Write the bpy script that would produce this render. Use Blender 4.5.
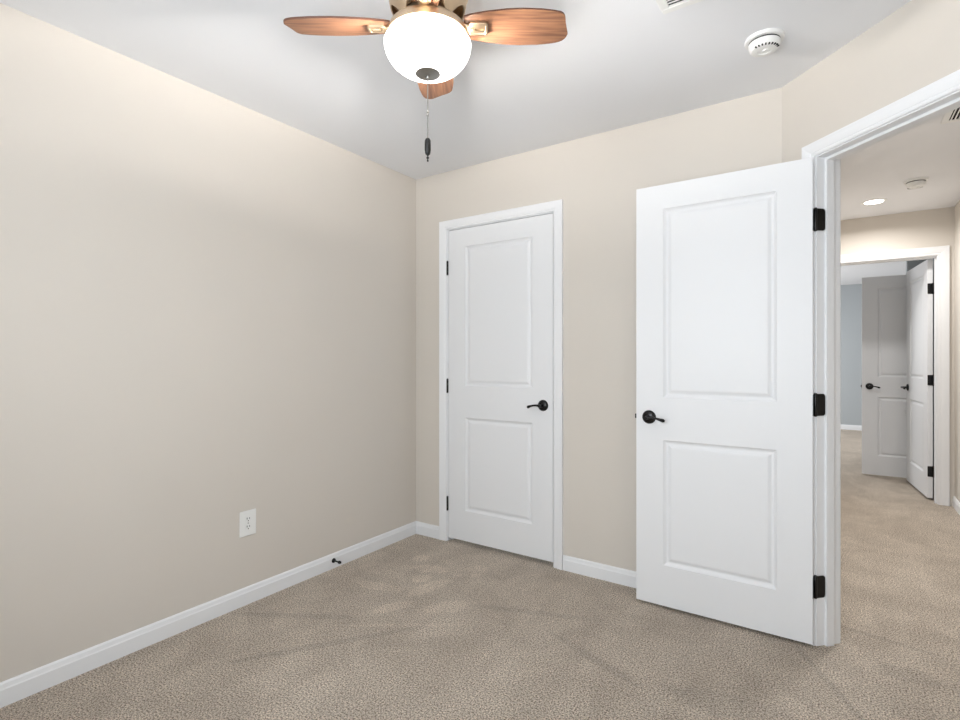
import bpy, bmesh, math, random
from mathutils import Vector, Matrix
random.seed(7)
PI = math.pi
scene = bpy.context.scene
COL = scene.collection
for o in list(bpy.data.objects):
    bpy.data.objects.remove(o)

# ------------------------------------------------------------------ camera
cam_data = bpy.data.cameras.new('camera')
cam_data.sensor_width = 36.0
cam_data.lens = 36.0 * 523.2 / 960.0
cam_data.shift_y = -2.06 / 960.0
cam_data.clip_start = 0.02
cam = bpy.data.objects.new('camera', cam_data)
COL.objects.link(cam)
cam.location = (2.3955, -2.7429, 1.2083)
cam.rotation_euler = (math.radians(90), math.radians(0.0), math.radians(34.166))
scene.camera = cam

# ------------------------------------------------------------------ world, lights, exposure
world = bpy.data.worlds.new('sky')
scene.world = world
world.use_nodes = True
wn = world.node_tree.nodes['Background']
wn.inputs['Color'].default_value = (0.80, 0.90, 1.0, 1)
wn.inputs['Strength'].default_value = 0.6
scene.view_settings.view_transform = 'Standard'
scene.view_settings.look = 'None'
scene.view_settings.gamma = 1.0
scene.view_settings.use_curve_mapping = False
scene.view_settings.exposure = -0.12


def area_light(name, loc, rot, sx, sy, power, color=(1, 1, 1)):
    d = bpy.data.lights.new(name, 'AREA')
    d.shape = 'RECTANGLE'
    d.size = sx
    d.size_y = sy
    d.energy = power
    d.color = color
    o = bpy.data.objects.new(name, d)
    o.location = loc
    o.rotation_euler = rot
    COL.objects.link(o)
    return o


# added daylight fill behind the camera, pointing to +y, tilted up for the ceiling
area_light('window_fill', (1.80, -3.16, 1.45), (math.radians(101), 0, 0), 1.2, 1.3, 53, (0.88, 0.945, 1.0))
# added fill for the far room, unseen at its left wall, pointing to +x
area_light('far_room_fill', (0.45, 6.2, 1.45), (math.radians(62), 0, math.radians(-90)), 1.5, 1.3, 95, (0.97, 0.985, 1.0))
# unseen fill for the hall is added below, after the downlight
FAN = Vector((1.352, -1.493, 0.0))

# ------------------------------------------------------------------ materials


def new_mat(name):
    m = bpy.data.materials.new(name)
    m.use_nodes = True
    return m, m.node_tree, m.node_tree.nodes['Principled BSDF']


def srgb(r, g, b):
    def f(c):
        c /= 255.0
        return c / 12.92 if c <= 0.04045 else ((c + 0.055) / 1.055) ** 2.4
    return (f(r), f(g), f(b), 1.0)


def paint(name, col, rough=0.6, bump=0.0, bscale=300.0, vary=0.0, spec=0.5):
    m, nt, b = new_mat(name)
    b.inputs['Base Color'].default_value = col
    b.inputs['Roughness'].default_value = rough
    b.inputs['Specular IOR Level'].default_value = spec
    if bump or vary:
        tc = nt.nodes.new('ShaderNodeTexCoord')
        if bump:
            n = nt.nodes.new('ShaderNodeTexNoise')
            n.inputs['Scale'].default_value = bscale
            n.inputs['Detail'].default_value = 3
            nt.links.new(tc.outputs['Object'], n.inputs['Vector'])
            bp = nt.nodes.new('ShaderNodeBump')
            bp.inputs['Strength'].default_value = bump
            bp.inputs['Distance'].default_value = 0.001
            nt.links.new(n.outputs['Fac'], bp.inputs['Height'])
            nt.links.new(bp.outputs['Normal'], b.inputs['Normal'])
        if vary:
            n2 = nt.nodes.new('ShaderNodeTexNoise')
            n2.inputs['Scale'].default_value = 1.3
            n2.inputs['Detail'].default_value = 2
            nt.links.new(tc.outputs['Object'], n2.inputs['Vector'])
            r = nt.nodes.new('ShaderNodeValToRGB')
            r.color_ramp.elements[0].position = 0.3
            r.color_ramp.elements[1].position = 0.7
            r.color_ramp.elements[0].color = [c * (1 - vary) for c in col[:3]] + [1]
            r.color_ramp.elements[1].color = [min(1, c * (1 + vary)) for c in col[:3]] + [1]
            nt.links.new(n2.outputs['Fac'], r.inputs['Fac'])
            nt.links.new(r.outputs['Color'], b.inputs['Base Color'])
    return m


M = {}
M['wall'] = paint('beige_wall_paint', srgb(214, 207.2, 198.4), 0.75, 0.15, 260, 0.015, 0.3)
M['far_wall'] = paint('blue_grey_wall_paint', srgb(176, 181, 184), 0.75, 0.15, 260, 0.01, 0.3)
M['ceiling'] = paint('ceiling_paint', srgb(236, 237, 240), 0.9, 0.2, 200, 0.01, 0.2)
M['trim'] = paint('white_trim_paint', srgb(236, 237, 239), 0.35, 0.05, 120, 0.0, 0.5)
M['door'] = paint('white_door_paint', srgb(232, 233, 235), 0.42, 0.12, 160, 0.0, 0.35)
M['plastic'] = paint('white_plastic', srgb(238, 238, 236), 0.35)
M['dark_slot'] = paint('dark_slot', srgb(22, 22, 22), 0.8)
M['vent_dark'] = paint('duct_dark', srgb(14, 14, 14), 0.9)
M['bronze'] = paint('oil_rubbed_bronze', srgb(9, 8, 8), 0.30, 0.0)
M['bronze'].node_tree.nodes['Principled BSDF'].inputs['Metallic'].default_value = 0.2
M['black'] = paint('black_fob', srgb(14, 14, 14), 0.45)
M['rubber'] = paint('black_rubber', srgb(20, 20, 20), 0.8)


def metal(name, col, rough):
    m, nt, b = new_mat(name)
    b.inputs['Base Color'].default_value = col
    b.inputs['Metallic'].default_value = 1.0
    b.inputs['Roughness'].default_value = rough
    tc = nt.nodes.new('ShaderNodeTexCoord')
    n = nt.nodes.new('ShaderNodeTexNoise')
    n.inputs['Scale'].default_value = 60
    mp = nt.nodes.new('ShaderNodeMapping')
    mp.inputs['Scale'].default_value = (1, 1, 12)
    nt.links.new(tc.outputs['Object'], mp.inputs['Vector'])
    nt.links.new(mp.outputs['Vector'], n.inputs['Vector'])
    mr = nt.nodes.new('ShaderNodeMapRange')
    mr.inputs['To Min'].default_value = rough * 0.85
    mr.inputs['To Max'].default_value = rough * 1.2
    nt.links.new(n.outputs['Fac'], mr.inputs['Value'])
    nt.links.new(mr.outputs['Result'], b.inputs['Roughness'])
    return m


M['brass'] = metal('champagne_bronze', srgb(212, 190, 162), 0.42)
M['nickel'] = metal('brushed_nickel', srgb(168, 166, 162), 0.35)
M['chain'] = metal('steel_chain', srgb(140, 138, 134), 0.4)


def wood_mat():
    m, nt, b = new_mat('cherry_wood_blade')
    tc = nt.nodes.new('ShaderNodeTexCoord')
    mp = nt.nodes.new('ShaderNodeMapping')
    mp.inputs['Scale'].default_value = (3.0, 60.0, 20.0)
    n = nt.nodes.new('ShaderNodeTexNoise')
    n.inputs['Scale'].default_value = 2.2
    n.inputs['Detail'].default_value = 6
    n.inputs['Distortion'].default_value = 0.4
    r = nt.nodes.new('ShaderNodeValToRGB')
    e = r.color_ramp.elements
    e[0].position = 0.30
    e[0].color = srgb(92, 60, 44)
    e[1].position = 0.72
    e[1].color = srgb(146, 104, 76)
    nt.links.new(tc.outputs['Object'], mp.inputs['Vector'])
    nt.links.new(mp.outputs['Vector'], n.inputs['Vector'])
    nt.links.new(n.outputs['Fac'], r.inputs['Fac'])
    nt.links.new(r.outputs['Color'], b.inputs['Base Color'])
    b.inputs['Roughness'].default_value = 0.45
    return m


M['wood'] = wood_mat()
M['wood_edge'] = paint('dark_blade_edge', srgb(92, 58, 42), 0.5)


def emit(name, col, strength, base=(0.9, 0.9, 0.9, 1)):
    m, nt, b = new_mat(name)
    b.inputs['Base Color'].default_value = base
    b.inputs['Emission Color'].default_value = col
    b.inputs['Emission Strength'].default_value = strength
    b.inputs['Roughness'].default_value = 0.3
    return m


M['bowl'] = emit('lit_frosted_glass', (1.0, 0.97, 0.93, 1), 5.5)
M['bulb'] = emit('lit_bulb', (1.0, 0.965, 0.92, 1), 2500.0)
M['lens'] = emit('lit_downlight_lens', (1.0, 0.96, 0.9, 1), 14.0)


def carpet_mat():
    m, nt, b = new_mat('beige_cut_pile_carpet')
    L = nt.links.new
    N = nt.nodes.new
    tc = N('ShaderNodeTexCoord')

    def noise(scale, detail, rough=0.5, dist=0.0, vec=None):
        n = N('ShaderNodeTexNoise')
        n.inputs['Scale'].default_value = scale
        n.inputs['Detail'].default_value = detail
        n.inputs['Roughness'].default_value = rough
        n.inputs['Distortion'].default_value = dist
        L(vec or tc.outputs['Object'], n.inputs['Vector'])
        return n.outputs['Fac']

    def ramp(fac, p0, c0, p1, c1):
        r = N('ShaderNodeValToRGB')
        r.color_ramp.elements[0].position = p0
        r.color_ramp.elements[0].color = c0
        r.color_ramp.elements[1].position = p1
        r.color_ramp.elements[1].color = c1
        L(fac, r.inputs['Fac'])
        return r.outputs['Color']

    def mul(a, bb, fac=1.0):
        x = N('ShaderNodeMix')
        x.data_type = 'RGBA'
        x.blend_type = 'MULTIPLY'
        x.inputs['Factor'].default_value = fac
        L(a, x.inputs['A'])
        L(bb, x.inputs['B'])
        return x.outputs['Result']

    # tufts
    tuft = noise(165, 4, 0.8)
    base = ramp(tuft, 0.41, srgb(106, 90, 76), 0.58, srgb(246, 232, 214))
    # pile leaning this way and that: foot marks, vacuum strokes
    patches = noise(4.2, 6, 0.62, 0.5)
    c1 = ramp(patches, 0.36, (0.86, 0.85, 0.84, 1), 0.64, (1.06, 1.06, 1.06, 1))
    mp = N('ShaderNodeMapping')
    mp.inputs['Rotation'].default_value = (0, 0, math.radians(-20))
    mp.inputs['Scale'].default_value = (5.5, 0.9, 1)
    L(tc.outputs['Object'], mp.inputs['Vector'])
    strokes = noise(1.4, 4, 0.6, 0.9, mp.outputs['Vector'])
    c2 = ramp(strokes, 0.38, (0.95, 0.945, 0.94, 1), 0.62, (1.03, 1.03, 1.03, 1))
    col = mul(mul(base, c1), c2)
    # foot prints and scuffs pressed into the pile
    prints = [(0.48, -0.42, 0.13, 0.05, 20, 1.16), (0.62, -0.62, 0.16, 0.045, 75, 1.18), (0.72, -0.30, 0.10, 0.05, 120, 1.12),
              (0.40, -0.75, 0.15, 0.04, 15, 1.14), (0.85, -0.72, 0.14, 0.05, 50, 1.12), (0.30, -1.20, 0.35, 0.02, 30, 0.87),
              (0.62, -1.28, 0.45, 0.018, 55, 0.86), (0.52, -0.55, 0.07, 0.04, 40, 1.20), (0.62, -0.88, 0.12, 0.035, 65, 1.15), (0.33, -0.33, 0.06, 0.04, 80, 1.15), (0.75, -1.0, 0.35, 0.012, 35, 1.10),
              (2.40, -0.45, 0.45, 0.012, 118, 0.84), (2.62, -0.18, 0.12, 0.05, 5, 0.86), (2.50, 0.10, 0.32, 0.015, 170, 0.86),
              (1.20, -0.55, 0.35, 0.02, 20, 0.88), (1.60, -0.75, 0.30, 0.02, 160, 0.89), (2.1, -0.75, 0.25, 0.06, 10, 0.88)]
    sep = N('ShaderNodeSeparateXYZ')
    L(tc.outputs['Object'], sep.inputs['Vector'])
    wob = noise(22, 3)
    wv = N('ShaderNodeMath'); wv.operation = 'MULTIPLY_ADD'
    L(wob, wv.inputs[0]); wv.inputs[1].default_value = 0.9; wv.inputs[2].default_value = -0.45
    for (px, py, a, bb, ang, g) in prints:
        mpp = N('ShaderNodeMapping')
        mpp.vector_type = 'TEXTURE'
        mpp.inputs['Location'].default_value = (px, py, 0)
        mpp.inputs['Rotation'].default_value = (0, 0, math.radians(ang))
        mpp.inputs['Scale'].default_value = (a, bb * 1.3, 1)
        L(tc.outputs['Object'], mpp.inputs['Vector'])
        ln = N('ShaderNodeVectorMath'); ln.operation = 'LENGTH'
        L(mpp.outputs['Vector'], ln.inputs[0])
        ad = N('ShaderNodeMath'); ad.operation = 'ADD'
        L(ln.outputs['Value'], ad.inputs[0]); L(wv.outputs[0], ad.inputs[1])
        mr = N('ShaderNodeMapRange')
        mr.interpolation_type = 'SMOOTHSTEP'
        mr.inputs['From Min'].default_value = 0.70
        mr.inputs['From Max'].default_value = 1.05
        mr.inputs['To Min'].default_value = g
        mr.inputs['To Max'].default_value = 1.0
        L(ad.outputs[0], mr.inputs['Value'])
        col2 = N('ShaderNodeVectorMath'); col2.operation = 'SCALE'
        L(col, col2.inputs[0]); L(mr.outputs['Result'], col2.inputs['Scale'])
        col = col2.outputs['Vector']
    L(col, b.inputs['Base Color'])
    b.inputs['Roughness'].default_value = 1.0
    b.inputs['Specular IOR Level'].default_value = 0.05
    b.inputs['Sheen Weight'].default_value = 0.15
    h2 = noise(45, 3, 0.6)
    ad = N('ShaderNodeMath'); ad.operation = 'MULTIPLY_ADD'
    L(h2, ad.inputs[0]); ad.inputs[1].default_value = 0.8; L(tuft, ad.inputs[2])
    bp = N('ShaderNodeBump')
    bp.inputs['Strength'].default_value = 1.0
    bp.inputs['Distance'].default_value = 0.008
    L(ad.outputs[0], bp.inputs['Height'])
    L(bp.outputs['Normal'], b.inputs['Normal'])
    return m


M['carpet'] = carpet_mat()

# ------------------------------------------------------------------ mesh helpers


def finish(name, bm, mat, parent=None, smooth=False, loc=None, rotz=None, bevel=0.0, auto=None):
    bmesh.ops.remove_doubles(bm, verts=bm.verts, dist=1e-6)
    bmesh.ops.recalc_face_normals(bm, faces=bm.faces)
    me = bpy.data.meshes.new(name)
    bm.to_mesh(me)
    bm.free()
    mats = mat if isinstance(mat, (list, tuple)) else [mat]
    for mm in mats:
        me.materials.append(mm)
    if smooth:
        for p in me.polygons:
            p.use_smooth = True
    o = bpy.data.objects.new(name, me)
    COL.objects.link(o)
    if parent is not None:
        o.parent = parent
    if loc is not None:
        o.location = loc
    if rotz is not None:
        o.rotation_euler = (0, 0, rotz)
    if auto:
        me.set_sharp_from_angle(angle=math.radians(auto))
    if bevel:
        b = o.modifiers.new('bevel', 'BEVEL')
        b.width = bevel
        b.segments = 2
        b.limit_method = 'ANGLE'
        b.angle_limit = math.radians(40)
    return o


def box(bm, x0, x1, y0, y1, z0, z1, mi=0):
    vs = [bm.verts.new(v) for v in [(x0, y0, z0), (x1, y0, z0), (x1, y1, z0), (x0, y1, z0),
                                    (x0, y0, z1), (x1, y0, z1), (x1, y1, z1), (x0, y1, z1)]]
    for f in [(0, 3, 2, 1), (4, 5, 6, 7), (0, 1, 5, 4), (1, 2, 6, 5), (2, 3, 7, 6), (3, 0, 4, 7)]:
        fc = bm.faces.new([vs[i] for i in f])
        fc.material_index = mi


def lathe(bm, prof, n=48, mat=None, mi=0, closed=False):
    mat = mat or Matrix.Identity(4)
    rings = []
    for (r, z) in prof:
        if r < 1e-6:
            rings.append([bm.verts.new(mat @ Vector((0, 0, z)))])
        else:
            rings.append([bm.verts.new(mat @ Vector((r * math.cos(2 * PI * k / n), r * math.sin(2 * PI * k / n), z))) for k in range(n)])
    pairs = list(zip(rings, rings[1:]))
    if closed:
        pairs.append((rings[-1], rings[0]))
    for a, b in pairs:
        for k in range(n):
            k2 = (k + 1) % n
            if len(a) == 1 and len(b) == 1:
                continue
            if len(a) == 1:
                f = bm.faces.new([a[0], b[k], b[k2]])
            elif len(b) == 1:
                f = bm.faces.new([a[k], a[k2], b[0]])
            else:
                f = bm.faces.new([a[k], a[k2], b[k2], b[k]])
            f.material_index = mi


def tube(bm, pts, radii, n=12, squash=None):
    """round tube along pts; squash = (vertical scale) for lever arms"""
    rings = []
    for i, p in enumerate(pts):
        p = Vector(p)
        a = Vector(pts[max(i - 1, 0)])
        b = Vector(pts[min(i + 1, len(pts) - 1)])
        d = (b - a).normalized()
        up = Vector((0, 0, 1)) if abs(d.z) < 0.95 else Vector((0, 1, 0))
        s = d.cross(up).normalized()
        u = s.cross(d).normalized()
        r = radii[i] if isinstance(radii, (list, tuple)) else radii
        sq = squash or 1.0
        rings.append([bm.verts.new(p + s * r * math.cos(2 * PI * k / n) * sq + u * r * math.sin(2 * PI * k / n)) for k in range(n)])
    for a, b in zip(rings, rings[1:]):
        for k in range(n):
            bm.faces.new([a[k], a[(k + 1) % n], b[(k + 1) % n], b[k]])
    bm.faces.new(rings[0][::-1])
    bm.faces.new(rings[-1])


def info(o, label=None, cat=None, group=None, kind=None):
    if label:
        o['label'] = label
    if cat:
        o['category'] = cat
    if group:
        o['group'] = group
    if kind:
        o['kind'] = kind
    return o


def empty(name, loc, rotz=0.0):
    o = bpy.data.objects.new(name, None)
    o.location = loc
    o.rotation_euler = (0, 0, rotz)
    o.empty_display_size = 0.1
    COL.objects.link(o)
    return o


# ------------------------------------------------------------------ dimensions
H = 2.44
X1 = 2.1956           # where the angled wall leaves the back wall
XR = 3.05             # bedroom right wall
YF = -3.10            # bedroom wall behind the camera
T = 0.115             # wall thickness
HX = 3.20             # hall right wall
HY = 2.95             # hall end wall
A45 = -PI / 4         # the angled wall's own frame: x along it, y into the hall
DH = 2.05             # door opening height

# ------------------------------------------------------------------ structure
bm = bmesh.new()
box(bm, -T, 4.2, YF - T, 8.2, -0.12, 0.0)
info(finish('floor', bm, M['carpet']), 'beige cut pile carpet through bedroom, hall and far room', 'floor', kind='structure')

bm = bmesh.new()
box(bm, -T, 4.2, YF - T, 8.2, H, H + 0.12)
info(finish('ceiling', bm, M['ceiling']), 'flat matt white painted ceiling of bedroom and hall', 'ceiling', kind='structure')


def wall(name, boxes, mat, label, loc=None, rotz=None):
    bm = bmesh.new()
    for b in boxes:
        box(bm, *b)
    return info(finish(name, bm, mat, loc=loc, rotz=rotz), label, 'wall', kind='structure')


wall('wall_left', [(-T, 0, YF - T, T, 0, H)], M['wall'], 'long beige bedroom wall at left with the power outlet')
CX0, CX1 = 0.278, 1.047        # closet opening
wall('wall_back', [(0, CX0 - 0.02, 0, T, 0, H), (CX1 + 0.02, X1, 0, T, 0, H), (CX0 - 0.02, CX1 + 0.02, 0, T, DH + 0.02, H)],
     M['wall'], 'beige bedroom wall holding the closed closet door')
AX0, AX1 = 0.192, 0.960        # bedroom door opening, in the angled wall's frame
wall('wall_angled', [(0.0, AX0 - 0.02, 0, T, 0, H), (AX1 + 0.02, 1.36, 0, T, 0, H), (AX0 - 0.02, AX1 + 0.02, 0, T, DH + 0.02, H)],
     M['wall'], 'beige diagonal wall holding the bedroom doorway', loc=(X1, 0, 0), rotz=A45)
wall('wall_right', [(XR, XR + T, YF - T, -0.93, 0, H)], M['wall'], 'beige bedroom wall to the right of the camera')
WX0, WX1, WZ0, WZ1 = 1.15, 2.45, 0.75, 2.15
wall('wall_front', [(0, WX0, YF - T, YF, 0, H), (WX1, XR, YF - T, YF, 0, H), (WX0, WX1, YF - T, YF, 0, WZ0), (WX0, WX1, YF - T, YF, WZ1, H)],
     M['wall'], 'beige bedroom wall with an added window behind the camera')
wall('wall_hall_left', [(2.08, 2.195, T, HY, 0, H)], M['wall'], 'beige hall wall on the left side')
wall('wall_hall_right', [(HX, HX + T, -0.98, HY + T, 0, H)], M['wall'], 'narrow strip of beige hall wall at the right edge')
HO0, HO1 = 2.345, 3.092        # opening at the end of the hall
wall('wall_hall_end', [(2.08, HO0 - 0.02, HY, HY + T, 0, H), (HO1 + 0.02, HX, HY, HY + T, 0, H), (HO0 - 0.02, HO1 + 0.02, HY, HY + T, DH + 0.02, H)],
     M['wall'], 'beige wall above the far doorway at the end of the hall')
# the far room
wall('wall_far_back', [(0.4, 4.0, 8.03, 8.03 + T, 0, H)], M['far_wall'], 'blue grey wall at the very back of the far room')
wall('wall_far_left', [(0.4 - T, 0.4, HY, 5.4, 0, H), (0.4 - T, 0.4, 7.0, 8.1, 0, H), (0.4 - T, 0.4, 5.4, 7.0, 0, 0.75), (0.4 - T, 0.4, 5.4, 7.0, 2.15, H)],
     M['far_wall'], 'blue grey wall left in the far room with an opening added at its fill light')
wall('wall_far_near', [(0.4, 2.08, HY, HY + T, 0, H)], M['far_wall'], 'blue grey far room wall beside the hall doorway')
wall('wall_far_right', [(3.155, 3.155 + T, HY + T, 4.02, 0, H), (2.995, 3.9, 4.02, 4.02 + T, 0, H), (3.9, 3.9 + T, 4.02, 8.1, 0, H)],
     M['far_wall'], 'grey wall behind the two open doors of the far room')


# baseboards ---------------------------------------------------------
BH = 0.083
BPROF = [(0.0, 0.0), (0.0135, 0.0), (0.0135, BH - 0.024), (0.011, BH - 0.020), (0.0095, BH - 0.012), (0.0085, BH - 0.006), (0.005, BH - 0.001), (0.0, BH)]


def board(bm, p0, p1, nrm):
    """baseboard from p0 to p1 on a wall whose room side normal is nrm"""
    p0, p1, nrm = Vector((*p0, 0)), Vector((*p1, 0)), Vector((*nrm, 0))
    a = [bm.verts.new(p0 + nrm * u + Vector((0, 0, z))) for u, z in BPROF]
    b = [bm.verts.new(p1 + nrm * u + Vector((0, 0, z))) for u, z in BPROF]
    n = len(a)
    for k in range(n):
        bm.faces.new([a[k], a[(k + 1) % n], b[(k + 1) % n], b[k]])
    bm.faces.new(a)
    bm.faces.new(b[::-1])


def baseboard(name, runs, label):
    bm = bmesh.new()
    for r in runs:
        board(bm, *r)
    return info(finish(name, bm, M['trim']), label, 'baseboard', kind='structure')


S = math.sqrt(0.5)


def ang(x, y=0.0):
    """point in the angled wall's frame -> world xy"""
    return (X1 + S * x + S * y, -S * x + S * y)


CW = 0.057
baseboard('baseboard_left', [((0, YF), (0, 0), (1, 0))], 'white baseboard along the left bedroom wall')
baseboard('baseboard_back', [((0.0, 0), (CX0 - 0.008 - CW, 0), (0, -1)), ((CX1 + 0.008 + CW, 0), (X1 + 0.005, 0), (0, -1))], 'white baseboard on both sides of the closet door')
baseboard('baseboard_angled', [(ang(-0.004), ang(AX0 - 0.005 - CW), (-S, -S)), (ang(AX1 + 0.005 + CW), ang(1.21), (-S, -S))], 'white baseboard either side of the bedroom doorway')
baseboard('baseboard_right', [((XR, YF), (XR, -0.855), (-1, 0))], 'white baseboard on the bedroom wall right of the camera')
baseboard('baseboard_front', [((0, YF), (XR, YF), (0, 1))], 'white baseboard under the added bedroom window')
baseboard('baseboard_hall', [((HX, -0.84), (HX, HY), (-1, 0)), ((2.195, T), (2.195, HY), (1, 0))], 'white baseboard beside the far doorway in the hall')
baseboard('baseboard_far', [((0.4, 8.03), (3.9, 8.03), (0, -1))], 'white baseboard under the blue grey far wall')

# casings -------------------------------------------------------------
CPROF = [(0.0, 0.0), (0.0, 0.008), (0.003, 0.0105), (0.009, 0.0115), (0.012, 0.0095), (0.017, 0.0125), (0.034, 0.0155), (0.045, 0.0165), (0.050, 0.0175), (0.0555, 0.0175), (0.057, 0.015), (0.057, 0.0)]


def casing(bm, x0, x1, zt, yside, sgn, scale=1.0):
    """mitred casing round an opening; yside = wall face, sgn -1 stands out towards -y"""
    cols = []
    for (u, v) in CPROF:
        u *= scale
        y = yside + sgn * v
        cols.append([bm.verts.new(p) for p in [(x0 - u, y, 0), (x0 - u, y, zt + u), (x1 + u, y, zt + u), (x1 + u, y, 0)]])
    for a, b in zip(cols, cols[1:]):
        for k in range(3):
            bm.faces.new([a[k], a[k + 1], b[k + 1], b[k]])
    for k in (0, 3):
        bm.faces.new([c[k] for c in cols])


def frame(name, x0, x1, zt, label, stop0, stop1, loc=None, rotz=None, back=True, depth=T, scale=1.0):
    bm = bmesh.new()
    # jambs and head
    box(bm, x0 - 0.019, x0, 0, depth, 0, zt + 0.019)
    box(bm, x1, x1 + 0.019, 0, depth, 0, zt + 0.019)
    box(bm, x0, x1, 0, depth, zt, zt + 0.019)
    # stops
    sp = 0.011
    box(bm, x0, x0 + sp, stop0, stop1, 0, zt - sp)
    box(bm, x1 - sp, x1, stop0, stop1, 0, zt - sp)
    box(bm, x0, x1, stop0, stop1, zt - sp, zt)
    rev = 0.005
    casing(bm, x0 - rev, x1 + rev, zt + rev, 0.0, -1, scale)
    if back:
        casing(bm, x0 - rev, x1 + rev, zt + rev, depth, 1, scale)
    return info(finish(name, bm, M['trim'], loc=loc, rotz=rotz), label, 'door frame', kind='structure')


frame('trim_1', CX0, CX1, DH, 'white casing and jamb around the closet door', 0.038, 0.075, back=False)
frame('trim_2', AX0, AX1, DH, 'white casing and jamb around the open bedroom doorway', 0.040, 0.076, loc=(X1, 0, 0), rotz=A45)
frame('trim_3', HO0, HO1, DH, 'white casing and jamb around the doorway at the hall end', 0.030, 0.066, loc=(0, HY, 0), rotz=0, scale=1.25)

# unseen window added behind the camera for the room's light ---------------------------------------------
bm = bmesh.new()
fw = 0.05
for z0, z1 in ((WZ0, WZ0 + fw), (WZ1 - fw, WZ1), ((WZ0 + WZ1) / 2 - 0.02, (WZ0 + WZ1) / 2 + 0.02)):
    box(bm, WX0, WX1, YF - 0.11, YF - 0.075, z0, z1)
for x0, x1 in ((WX0, WX0 + fw), (WX1 - fw, WX1), ((WX0 + WX1) / 2 - 0.03, (WX0 + WX1) / 2 + 0.03)):
    box(bm, x0, x1, YF - 0.11, YF - 0.075, WZ0, WZ1)
info(finish('window_1', bm, M['trim']), 'unseen white double window added behind the camera', 'window', kind='structure')

# ------------------------------------------------------------------ doors


def leaf_mesh(w, h, t, sx):
    """two panel moulded leaf, both faces; x from 0 to sx*w, y 0..t"""
    bm = bmesh.new()
    st = 0.135 * w / 0.762
    pan = [(0.195, 0.798), (1.003, h - 0.116)]
    prof = [(0.0, 0.0), (0.003, 0.0040), (0.010, 0.0100), (0.016, 0.0118), (0.021, 0.0112), (0.034, 0.0042), (0.041, 0.0034)]
    xs = [0, st, w - st, w]
    zs = [0, pan[0][0], pan[0][1], pan[1][0], pan[1][1], h]
    for side in (0, 1):
        y0 = 0.0 if side == 0 else t
        d = 1 if side == 0 else -1

        def V(x, z, dep=0.0):
            return bm.verts.new((sx * x, y0 + d * dep, z))
        for i in range(3):
            for j in range(5):
                if i == 1 and j in (1, 3):
                    a, b, c, e = xs[1], xs[2], zs[j], zs[j + 1]
                    prev = None
                    for (o, dep) in prof:
                        ring = [V(a + o, c + o, dep), V(b - o, c + o, dep), V(b - o, e - o, dep), V(a + o, e - o, dep)]
                        if prev:
                            for k in range(4):
                                bm.faces.new([prev[k], prev[(k + 1) % 4], ring[(k + 1) % 4], ring[k]])
                        prev = ring
                    bm.faces.new(prev)
                else:
                    bm.faces.new([V(xs[i], zs[j]), V(xs[i + 1], zs[j]), V(xs[i + 1], zs[j + 1]), V(xs[i], zs[j + 1])])
    # edges
    for j in range(5):
        for x in (0, w):
            bm.faces.new([bm.verts.new((sx * x, y, z)) for y, z in ((0, zs[j]), (t, zs[j]), (t, zs[j + 1]), (0, zs[j + 1]))])
    for i in range(3):
        for z in (0, h):
            bm.faces.new([bm.verts.new((sx * x, y, z)) for x, y in ((xs[i], 0), (xs[i + 1], 0), (xs[i + 1], t), (xs[i], t))])
    return bm


def lever(parent, x, z, t, sx, side):
    """rose + neck + curved lever; side -1: on the y=0 face, +1: on the y=t face; lever points to the hinge"""
    y0 = 0.0 if side < 0 else t
    rot = Matrix.Translation((x, y0, z)) @ Matrix.Rotation(PI / 2 if side < 0 else -PI / 2, 4, 'X')
    bm = bmesh.new()
    lathe(bm, [(0, 0.0), (0.033, 0.0), (0.033, 0.004), (0.030, 0.009), (0.022, 0.013), (0.013, 0.0155), (0.0, 0.016)], 36, rot)
    hd = finish('door_handle', bm, M['bronze'], parent, smooth=True, auto=50)
    bm = bmesh.new()
    s = side
    dx = -sx
    tube(bm, [(x, y0 + s * 0.012, z), (x, y0 + s * 0.030, z), (x, y0 + s * 0.046, z), (x, y0 + s * 0.056, z)], [0.0105, 0.0095, 0.0095, 0.008], 14)
    pts, rad = [], []
    for k in range(15):
        q = k / 14.0
        px = x + dx * (-0.008 + 0.092 * q)
        py = y0 + s * (0.050 - 0.012 * max(0.0, q - 0.75) / 0.25 * 0.9)
        pz = z + 0.004 * math.sin(q * PI * 1.15) - 0.010 * q * q
        pts.append((px, py, pz))
        rad.append(0.0085 - 0.0030 * math.sin(q * PI) + (0.001 if q > 0.8 else 0) if 0 < k < 14 else 0.005)
    tube(bm, pts, rad, 12)
    finish('lever', bm, M['bronze'], hd, smooth=True, auto=60)
    return hd


def door(name, label, origin, rotz, sx, w, h, t=0.035, sides=(-1, 1), hz=0.905):
    root = info(empty(name, origin, rotz), label, 'door', kind='structure')
    lf = finish('door_leaf', leaf_mesh(w, h, t, sx), M['door'], root)
    for s in sides:
        lever(root, sx * (w - 0.063), hz, t, sx, s)
    if True:
        bm = bmesh.new()
        x = sx * w
        box(bm, min(x, x + sx * 0.0012), max(x, x + sx * 0.0012), t / 2 - 0.0125, t / 2 + 0.0125, hz - 0.028, hz + 0.028)
        box(bm, min(x, x + sx * 0.010), max(x, x + sx * 0.010), t / 2 - 0.006, t / 2 + 0.006, hz - 0.011, hz + 0.011)
        finish('latch_plate', bm, M['bronze'], root)
    return root


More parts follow.
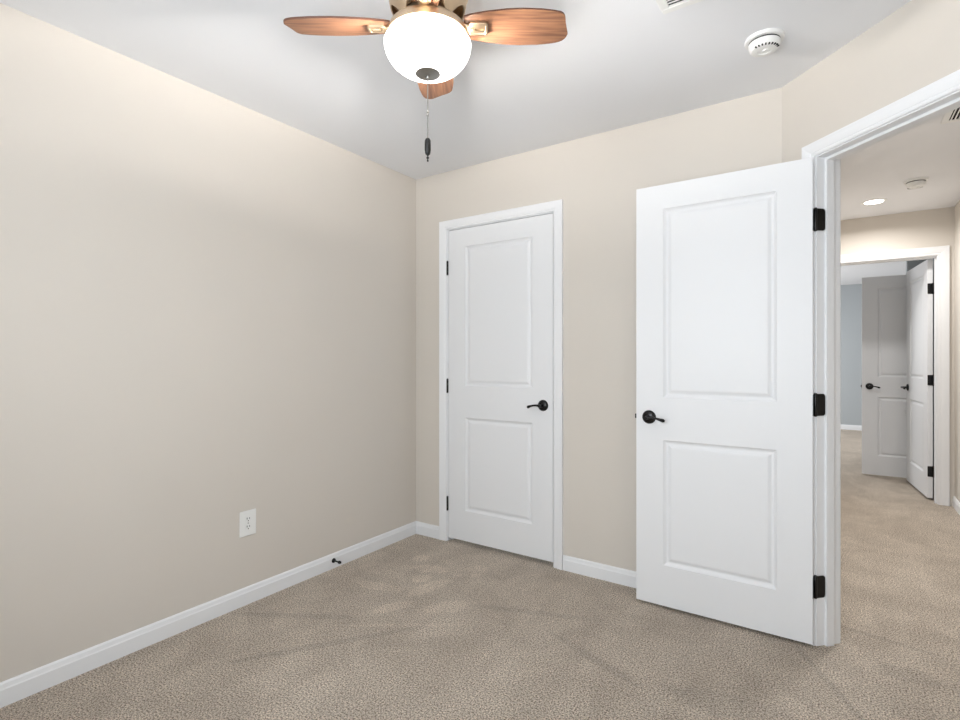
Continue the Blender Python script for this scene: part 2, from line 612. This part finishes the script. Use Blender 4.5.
def hinge_leaf(bm, P, along, up0, h=0.089, w=0.032, thick=0.002, nrm=(0, 0, 1), r=0.012):
    """flat hinge leaf with rounded free corners: from P, extends along 'along'; P at the pin side, bottom"""
    P, a, n = Vector(P), Vector(along), Vector(nrm)
    z = Vector((0, 0, 1))
    out = [(0, 0)]
    for k in range(7):
        q = -PI / 2 + k / 6 * PI / 2
        out.append((w - r + r * math.cos(q), r + r * math.sin(q)))
    for k in range(7):
        q = k / 6 * PI / 2
        out.append((w - r + r * math.cos(q), h - r + r * math.sin(q)))
    out.append((0, h))
    f = [bm.verts.new(P + a * u + z * v) for u, v in out]
    b = [bm.verts.new(P + a * u + z * v + n * thick) for u, v in out]
    bm.faces.new(f)
    bm.faces.new(b[::-1])
    m = len(f)
    for k in range(m):
        bm.faces.new([f[k], f[(k + 1) % m], b[(k + 1) % m], b[k]])


def knuckle(bm, x, y, z0, h=0.089, r=0.0062):
    m = Matrix.Translation((x, y, z0))
    lathe(bm, [(0, -0.004), (r * 0.7, -0.003), (r, 0), (r, h), (r * 0.7, h + 0.003), (0, h + 0.004)], 14, m)
    for k in range(1, 5):
        pass


HZ = (0.200, 0.975, 1.752)
# closet door (closed) -------------------------------------------------
d1 = door('door_1', 'closed white two panel closet door with dark lever on its right', (0.2815, 0.001, 0.025), 0, 1, 0.762, 2.021, sides=(-1,))
for z in HZ:
    bm = bmesh.new()
    knuckle(bm, -0.0035, -0.0075, z - 0.020)
    hinge_leaf(bm, (-0.003, -0.004, z - 0.020), (0, 1, 0), 0, nrm=(1, 0, 0))
    finish('hinge', bm, M['bronze'], d1, smooth=True, auto=40)

# bedroom door (wide open, back against the wall) -----------------------
MDX, MDY = 2.3185, -0.166
HZ2 = (0.211, 0.973, 1.749)
d2 = door('door_2', 'wide open white two panel bedroom door standing before the back wall', (MDX, MDY, 0.015), math.radians(-0.3), -1, 0.738, 2.028, hz=0.905)
for z in HZ2:
    bm = bmesh.new()
    # pin between leaf and jamb; the jamb leaf lies on the jamb's face
    jx, jy = ang(AX0, 0.0)
    kx, ky = jx - MDX - 0.004, jy - MDY - 0.007
    knuckle(bm, kx, ky, z - 0.022, h=0.092)
    hinge_leaf(bm, (kx + 0.004, ky + 0.002, z - 0.022), (S, S, 0), 0, h=0.092, w=0.040, nrm=(S, -S, 0))
    hinge_leaf(bm, (0.0, ky + 0.002, z - 0.022), (0, -1, 0), 0, w=0.028, nrm=(1, 0, 0), r=0.008)
    finish('hinge', bm, M['bronze'], d2, smooth=True, auto=40)

# far doors --------------------------------------------------------------
th = math.atan2(0.77, -0.078)
d3 = door('door_3', 'white two panel door opened inward at the end of the hall', (3.080, 3.078, 0.020), th, 1, 0.735, 2.026)
for z in HZ:
    bm = bmesh.new()
    hinge_leaf(bm, (-0.0005, 0.004, z - 0.020), (0, 1, 0), 0, w=0.031, nrm=(-1, 0, 0), r=0.006)
    knuckle(bm, -0.005, -0.004, z - 0.020, r=0.009)
    hinge_leaf(bm, (-0.004, 0.0, z - 0.020), (-0.995, -0.1, 0), 0, w=0.03, nrm=(-0.1, 0.995, 0), r=0.008)
    finish('hinge', bm, M['bronze'], d3, smooth=True, auto=40)
d4 = door('door_4', 'white two panel door half hidden behind the hall end door', (3.36, 3.96, 0.012), 0, -1, 0.735, 2.026)

# ------------------------------------------------------------------ ceiling fan
CAMH = math.radians(34.166)
FR = CAMH + math.radians(0.4)     # world angle (from +y towards -x) of the blade pointing away
fan = info(empty('ceiling_fan', (FAN.x, FAN.y, H)), 'hugger ceiling fan with four cherry wood blades and lit glass bowl', 'ceiling fan')


def fz(z):
    return z - H


bm = bmesh.new()
lathe(bm, [(0, fz(2.439)), (0.085, fz(2.439)), (0.088, fz(2.42)), (0.108, fz(2.405)), (0.122, fz(2.385)), (0.126, fz(2.355)), (0.126, fz(2.330)), (0.123, fz(2.322)),
           (0.118, fz(2.318)), (0.05, fz(2.300)), (0.0, fz(2.300))], 64)
finish('motor_housing', bm, M['brass'], fan, smooth=True, auto=35)

# arched skirt below the motor, one arch per blade
bm = bmesh.new()
NA, NZ = 128, 10
grid = []
for i in range(NA):
    a = 2 * PI * i / NA
    rel = (a * 4 / (2 * PI)) % 1.0          # arch period = 90 degrees, blades at rel 0
    rel = abs(rel - round(rel)) * 2          # 0 at the blade axis, 1 at the column
    low = 2.288 - 0.058 * min(1.0, max(0.0, (rel - 0.0)) ** 2.2 * 1.25)
    colv = []
    for j in range(NZ + 1):
        q = j / NZ
        z = 2.325 + (low - 2.325) * q
        u = (2.325 - z) / 0.095
        r = 0.121 - 0.030 * u ** 1.8
        colv.append(Vector((r * math.cos(a), r * math.sin(a), fz(z))))
    grid.append(colv)
vo = [[bm.verts.new(p) for p in c] for c in grid]
vi = [[bm.verts.new((p.x * 0.965, p.y * 0.965, p.z)) for p in c] for c in grid]
for i in range(NA):
    k = (i + 1) % NA
    for j in range(NZ):
        bm.faces.new([vo[i][j], vo[k][j], vo[k][j + 1], vo[i][j + 1]])
        bm.faces.new([vi[i][j + 1], vi[k][j + 1], vi[k][j], vi[i][j]])
    bm.faces.new([vo[i][NZ], vo[k][NZ], vi[k][NZ], vi[i][NZ]])
    bm.faces.new([vo[k][0], vo[i][0], vi[i][0], vi[k][0]])
sk = finish('arched_skirt', bm, M['brass'], fan, smooth=True, auto=40)
sk.rotation_euler = (0, 0, FR + PI / 2)

bm = bmesh.new()
lathe(bm, [(0, fz(2.300)), (0.052, fz(2.300)), (0.056, fz(2.27)), (0.080, fz(2.262)), (0.086, fz(2.246)), (0.108, fz(2.232)), (0.119, fz(2.222)), (0.1225, fz(2.212)), (0.1235, fz(2.198)), (0.120, fz(2.197)), (0.112, fz(2.206)), (0.05, fz(2.208)),
           (0.044, fz(2.207)), (0.040, fz(2.204)), (0.0, fz(2.202))], 64)
finish('light_fitter', bm, M['brass'], fan, smooth=True, auto=35)

# glass bowl (open at the top) and bulbs
bm = bmesh.new()
R0, ZB, ZR = 0.1335, 2.086, 2.180
outer = []
for k in range(15):
    q = k / 14 * PI / 2
    r = R0 * (math.cos(q) ** 0.78)
    z = ZR - 0.006 - (ZR - 0.006 - ZB) * (math.sin(q) ** 1.12)
    outer.append((max(r, 0.0) if k < 14 else 0.0, fz(z)))
prof = [(R0 - 0.004, fz(ZR)), (R0 + 0.0005, fz(ZR - 0.002))] + outer
inner = [(max(r - 0.004, 0.0), z + 0.004) for r, z in outer[::-1]]
lathe(bm, prof + inner[:-1] + [(R0 - 0.004, fz(ZR))], 64)
bowl = finish('glass_bowl', bm, M['bowl'], fan, smooth=True)
bm = bmesh.new()
tube(bm, [(0, 0, fz(2.208)), (0, 0, fz(ZB + 0.002))], 0.004, 10)
lathe(bm, [(0, fz(2.0815)), (0.010, fz(2.078)), (0.030, fz(2.083)), (0.0385, fz(2.0865)), (0.0375, fz(2.090)), (0.0, fz(2.090))][::-1], 40)
lathe(bm, [(0, fz(2.070)), (0.004, fz(2.071)), (0.006, fz(2.075)), (0.006, fz(2.080))], 16)
finish('finial', bm, M['nickel'], fan, smooth=True, auto=40)
for k in range(2):
    a = FR + PI / 4 + k * PI
    cx, cy = 0.045 * math.cos(a), 0.045 * math.sin(a)
    bm = bmesh.new()
    lathe(bm, [(0, 2.144 - H), (0.010, 2.147 - H), (0.017, 2.154 - H), (0.020, 2.164 - H), (0.017, 2.174 - H), (0.010, 2.184 - H), (0.009, 2.215 - H), (0, 2.215 - H)], 20,
          Matrix.Translation((cx, cy, 0)))
    finish('light_bulb', bm, M['bulb'], fan, smooth=True)
# pull chain
bm = bmesh.new()
cxo, cyo = 0.012 * math.cos(CAMH - PI / 2), 0.012 * math.sin(CAMH - PI / 2)
ztop, zbot = 2.081, 1.888
nb = 60
for k in range(nb):
    z = ztop + (zbot - ztop) * k / (nb - 1)
    lathe(bm, [(0, -0.0022), (0.0016, -0.0015), (0.0021, 0), (0.0016, 0.0015), (0, 0.0022)], 6, Matrix.Translation((cxo * 0.3, cyo * 0.3, fz(z))))
tube(bm, [(cxo * 0.3, cyo * 0.3, fz(ztop)), (cxo * 0.3, cyo * 0.3, fz(zbot - 0.004))], 0.0011, 6)
ch = finish('pull_chain', bm, M['chain'], fan, smooth=True)
for z in (1.969, 1.959):
    bm = bmesh.new()
    lathe(bm, [(0, -0.004), (0.003, -0.003), (0.0042, 0), (0.003, 0.003), (0, 0.004)], 12, Matrix.Translation((cxo * 0.3, cyo * 0.3, fz(z))))
    finish('chain_connector', bm, M['nickel'], ch, smooth=True)
bm = bmesh.new()
mt = Matrix.Translation((cxo * 0.3, cyo * 0.3, 0))
lathe(bm, [(0, fz(1.888)), (0.006, fz(1.886)), (0.0090, fz(1.880)), (0.0095, fz(1.866)), (0.0095, fz(1.850)), (0.0085, fz(1.846)), (0.0085, fz(1.842)),
           (0.0065, fz(1.837)), (0.003, fz(1.835)), (0.002, fz(1.830)), (0.0042, fz(1.828)), (0.0042, fz(1.825)), (0.0015, fz(1.822)), (0.0030, fz(1.818)), (0.0025, fz(1.815)), (0, fz(1.814))], 16, mt)
finish('pull_fob', bm, M['black'], ch, smooth=True, auto=40)

# blades
r0, r1 = 0.112, 0.437
wt = [(0.0, 0.078), (0.06, 0.092), (0.2, 0.112), (0.4, 0.130), (0.55, 0.135), (0.72, 0.131), (0.84, 0.121), (0.90, 0.113), (0.935, 0.105), (0.960, 0.095), (0.978, 0.083), (0.992, 0.066), (1.0, 0.044)]


def blade_mesh():
    bm = bmesh.new()
    th = 0.006
    up, dn = [], []
    for q, w in wt:
        x = r0 + (r1 - r0) * q
        ys = [-1, -0.6, -0.2, 0.2, 0.6, 1]
        skew = 0.014 * max(0.0, (q - 0.90) / 0.10)
        up.append([bm.verts.new((x - skew * (0.5 - 0.5 * s), w / 2 * s, th / 2)) for s in ys])
        dn.append([bm.verts.new((x - skew * (0.5 - 0.5 * s), w / 2 * s, -th / 2)) for s in ys])
    n = 6
    for i in range(len(wt) - 1):
        for j in range(n - 1):
            bm.faces.new([up[i][j], up[i][j + 1], up[i + 1][j + 1], up[i + 1][j]])
            bm.faces.new([dn[i][j + 1], dn[i][j], dn[i + 1][j], dn[i + 1][j + 1]])
        for j in (0, n - 1):
            f = bm.faces.new([up[i][j], up[i + 1][j], dn[i + 1][j], dn[i][j]])
            f.material_index = 1
    for i in (0, len(wt) - 1):
        for j in range(n - 1):
            f = bm.faces.new([up[i][j], up[i][j + 1], dn[i][j + 1], dn[i][j]])
            f.material_index = 1
    return bm


def bracket_mesh():
    bm = bmesh.new()
    z = -0.0075
    # plate screwed under the blade, with a raised rim and a long slot
    def rounded(x0, x1, hw, rr, zz, n=5):
        pts = []
        for (cx, cy, a0) in ((x1 - rr, hw - rr, 0), (x0 + rr, hw - rr, 90), (x0 + rr, -hw + rr, 180), (x1 - rr, -hw + rr, 270)):
            for k in range(n + 1):
                a = math.radians(a0 + 90 * k / n)
                pts.append(bm.verts.new((cx + rr * math.cos(a), cy + rr * math.sin(a), zz)))
        return pts
    x0, x1 = 0.125, 0.186
    rings = [rounded(x0, x1, 0.024, 0.010, -0.003), rounded(x0, x1, 0.024, 0.010, -0.009), rounded(x0 + 0.003, x1 - 0.003, 0.021, 0.008, -0.011),
             rounded(x0 + 0.007, x1 - 0.007, 0.017, 0.006, -0.011), rounded(x0 + 0.009, x1 - 0.009, 0.015, 0.005, -0.0085),
             rounded(x0 + 0.020, x1 - 0.014, 0.0065, 0.006, -0.0085), rounded(x0 + 0.021, x1 - 0.015, 0.0055, 0.005, -0.0045)]
    for a, b in zip(rings, rings[1:]):
        m = len(a)
        for k in range(m):
            bm.faces.new([a[k], a[(k + 1) % m], b[(k + 1) % m], b[k]])
    bm.faces.new(rings[0])
    bm.faces.new(rings[-1])
    # arm to the rotor
    tube(bm, [(0.060, 0, 0.010), (0.085, 0, 0.006), (0.105, 0, -0.004), (0.130, 0, -0.007)], [0.007, 0.008, 0.008, 0.006], 10, squash=2.2)
    lathe(bm, [(0, -0.0125), (0.004, -0.0115), (0.005, -0.0085), (0.005, -0.008)], 12, Matrix.Translation((0.138, 0, 0)))
    return bm


bmx = blade_mesh()
first = None
for k in range(4):
    a = FR + PI / 2 + k * PI / 2
    if first is None:
        b = finish('blade', bmx, [M['wood'], M['wood_edge']], fan)
        br = finish('blade_bracket', bracket_mesh(), M['brass'], b, smooth=True, auto=35)
        first = (b, br)
    else:
        b = first[0].copy()
        COL.objects.link(b)
        b.parent = fan
        br = first[1].copy()
        COL.objects.link(br)
        br.parent = b
    b.location = (0, 0, fz(2.234))
    b.rotation_mode = 'XYZ'
    b.rotation_euler = (math.radians(-12), 0, a)

# ------------------------------------------------------------------ smoke detectors


def detector(name, loc, label, R=0.070, grp=None, rot=0.0):
    t = info(empty(name, loc, rot), label, 'smoke detector', grp)
    k = R / 0.07
    bm = bmesh.new()
    lathe(bm, [(0, 0), (0.070 * k, 0), (0.0705 * k, -0.006), (0.068 * k, -0.012), (0.060 * k, -0.0135), (0, -0.0135)], 48)
    finish('mounting_base', bm, M['plastic'], t, smooth=True, auto=40)
    bm = bmesh.new()
    lathe(bm, [(0.0565 * k, -0.0135), (0.0565 * k, -0.019), (0.0, -0.019)], 48)
    finish('vent_gap', bm, M['dark_slot'], t, smooth=True, auto=40)
    bm = bmesh.new()
    lathe(bm, [(0, -0.0185), (0.0575 * k, -0.0185), (0.0585 * k, -0.024), (0.054 * k, -0.036), (0.047 * k, -0.045), (0.040 * k, -0.0475), (0.024 * k, -0.0475),
               (0.023 * k, -0.0445), (0.0, -0.0445)], 48)
    cv = finish('cover', bm, M['plastic'], t, smooth=True, auto=30)
    bm = bmesh.new()
    for j in range(9):
        a = math.radians(200 + j * 14)
        c, s = math.cos(a), math.sin(a)
        m = Matrix.Translation((c * 0.0485 * k, s * 0.0485 * k, -0.0445)) @ Matrix.Rotation(a, 4, 'Z')
        vs0 = len(bm.verts)
        box(bm, -0.0045, 0.0045, -0.0022, 0.0022, -0.002, 0.002)
        bm.verts.ensure_lookup_table()
        for v in bm.verts[vs0:]:
            v.co = m @ v.co
    finish('sounder_slots', bm, M['dark_slot'], cv)
    bm = bmesh.new()
    lathe(bm, [(0, -0.049), (0.010, -0.0485), (0.0115, -0.046), (0.0115, -0.044)], 24, Matrix.Translation((0.004, -0.004, 0)))
    finish('test_button', bm, M['plastic'], cv, smooth=True, auto=40)
    return t


detector('smoke_detector', (2.169, -0.455, H), 'round white smoke detector on the bedroom ceiling', 0.068, rot=math.radians(40))
detector('smoke_detector', (2.859, 1.955, H), 'small white smoke detector on the hall ceiling beside downlight', 0.066, rot=math.radians(200))

# ------------------------------------------------------------------ air vents


def vent(loc, sx, sy, label, along_x=True):
    """register face; loc = centre on the ceiling"""
    t = info(empty('air_vent', loc), label, 'air vent')
    bm = bmesh.new()
    m = 0.028
    box(bm, -sx / 2, sx / 2, -sy / 2, -sy / 2 + m, -0.006, 0)
    box(bm, -sx / 2, sx / 2, sy / 2 - m, sy / 2, -0.006, 0)
    box(bm, -sx / 2, -sx / 2 + m, -sy / 2 + m, sy / 2 - m, -0.006, 0)
    box(bm, sx / 2 - m, sx / 2, -sy / 2 + m, sy / 2 - m, -0.006, 0)
    finish('vent_frame', bm, M['plastic'], t, bevel=0.003)
    bm = bmesh.new()
    box(bm, -sx / 2 + m * 0.8, sx / 2 - m * 0.8, -sy / 2 + m * 0.8, sy / 2 - m * 0.8, -0.0015, -0.0005)
    finish('duct', bm, M['vent_dark'], t)
    ix, iy = sx / 2 - m, sy / 2 - m
    n = int((2 * (iy if along_x else ix)) / 0.0150)
    for k in range(n):
        bm = bmesh.new()
        c = -(iy if along_x else ix) + (k + 0.5) * 2 * (iy if along_x else ix) / n
        if along_x:
            box(bm, -ix, ix, c - 0.0030, c + 0.0030, -0.0050, -0.0038)
        else:
            box(bm, c - 0.0030, c + 0.0030, -iy, iy, -0.0050, -0.0038)
        finish('louver', bm, M['plastic'], t)
    return t


vent((1.888 + 0.155, -0.826 - 0.082, H), 0.31, 0.164, 'white ceiling air vent cut by the top edge of the photo', True)
vent((2.854 + 0.155, 0.891 - 0.130, H), 0.31, 0.26, 'white air vent on the hall ceiling by the doorway', False)

# ------------------------------------------------------------------ downlight in the hall


def downlight(loc, label, power, grp=None):
    t = info(empty('recessed_downlight', loc), label, 'ceiling light', grp)
    bm = bmesh.new()
    lathe(bm, [(0.062, 0.0), (0.084, 0.0), (0.084, -0.002), (0.078, -0.005), (0.066, -0.006), (0.062, -0.004)], 48, closed=True)
    finish('trim_ring', bm, M['plastic'], t, smooth=True, auto=40)
    bm = bmesh.new()
    lathe(bm, [(0, -0.0045), (0.04, -0.0045), (0.0635, -0.0035), (0.0635, -0.0005), (0, -0.0005)], 48)
    finish('lens', bm, M['lens'], t, smooth=True, auto=40)
    d = bpy.data.lights.new('downlight_lamp', 'AREA')
    d.shape = 'DISK'
    d.size = 0.12
    d.energy = power
    d.spread = math.radians(160)
    d.color = (1.0, 0.985, 0.96)
    o = bpy.data.objects.new('downlight_lamp', d)
    o.location = (0, 0, -0.012)
    o.parent = t
    COL.objects.link(o)
    return t


downlight((2.648, 2.410, H), 'round lit downlight in the hall ceiling above the far doorway', 13)
hl = area_light('hall_fill', (2.70, 0.75, H - 0.02), (0, 0, 0), 0.16, 0.16, 14, (0.97, 0.985, 1.0))  # added fill without a fixture, brightens the hall from out of view
hl.data.spread = math.radians(130)

# ------------------------------------------------------------------ outlet
t = info(empty('power_outlet', (0.0, -1.2530, 0.3955)), 'white duplex power outlet low on the left wall', 'outlet')
bm = bmesh.new()
box(bm, 0, 0.005, -0.0435, 0.0435, -0.062, 0.062)
finish('cover_plate', bm, M['plastic'], t, bevel=0.003)
for z in (0.0195, -0.0195):
    bm = bmesh.new()
    pts = []
    for k in range(32):
        a = 2 * PI * k / 32
        pts.append((max(-0.0145, min(0.0145, 0.0172 * math.cos(a))), z + max(-0.0145, min(0.0145, 0.0172 * math.sin(a)))))
    f = [bm.verts.new((0.0045, y, zz)) for y, zz in pts]
    b = [bm.verts.new((0.0068, y, zz)) for y, zz in pts]
    bm.faces.new(b)
    for k in range(32):
        bm.faces.new([f[k], f[(k + 1) % 32], b[(k + 1) % 32], b[k]])
    rc = finish('receptacle', bm, M['plastic'], t)
    bm = bmesh.new()
    box(bm, 0.0066, 0.0071, -0.0080, -0.0050, z - 0.0005, z + 0.0090)
    box(bm, 0.0066, 0.0071, 0.0050, 0.0078, z + 0.0003, z + 0.0080)
    lathe(bm, [(0, 0), (0.0027, 0), (0.0027, 0.0005), (0, 0.0005)], 12, Matrix.Translation((0.0066, 0, z - 0.0075)) @ Matrix.Rotation(PI / 2, 4, 'Y'))
    finish('slots', bm, M['dark_slot'], rc)
bm = bmesh.new()
lathe(bm, [(0, 0), (0.003, 0), (0.003, 0.001), (0, 0.0016)], 14, Matrix.Translation((0.005, 0, 0)) @ Matrix.Rotation(PI / 2, 4, 'Y'))
finish('screw', bm, M['nickel'], t, smooth=True)

# ------------------------------------------------------------------ door stop on the baseboard
t = info(empty('door_stop', (0.0135, -0.730, 0.046)), 'black door stop sticking out of the left baseboard', 'door stop')
RX = Matrix.Rotation(PI / 2, 4, 'Y')
bm = bmesh.new()
lathe(bm, [(0, 0), (0.0135, 0), (0.0135, 0.003), (0.010, 0.008), (0.005, 0.010), (0, 0.010)], 24, RX)
finish('base', bm, M['bronze'], t, smooth=True, auto=40)
bm = bmesh.new()
lathe(bm, [(0, 0.009), (0.0045, 0.009), (0.0042, 0.03), (0.0048, 0.047), (0, 0.047)], 16, RX)
finish('rod', bm, M['bronze'], t, smooth=True, auto=40)
bm = bmesh.new()
lathe(bm, [(0, 0.044), (0.0082, 0.044), (0.0085, 0.055), (0.006, 0.060), (0, 0.060)], 20, RX)
finish('rubber_tip', bm, M['rubber'], t, smooth=True, auto=40)
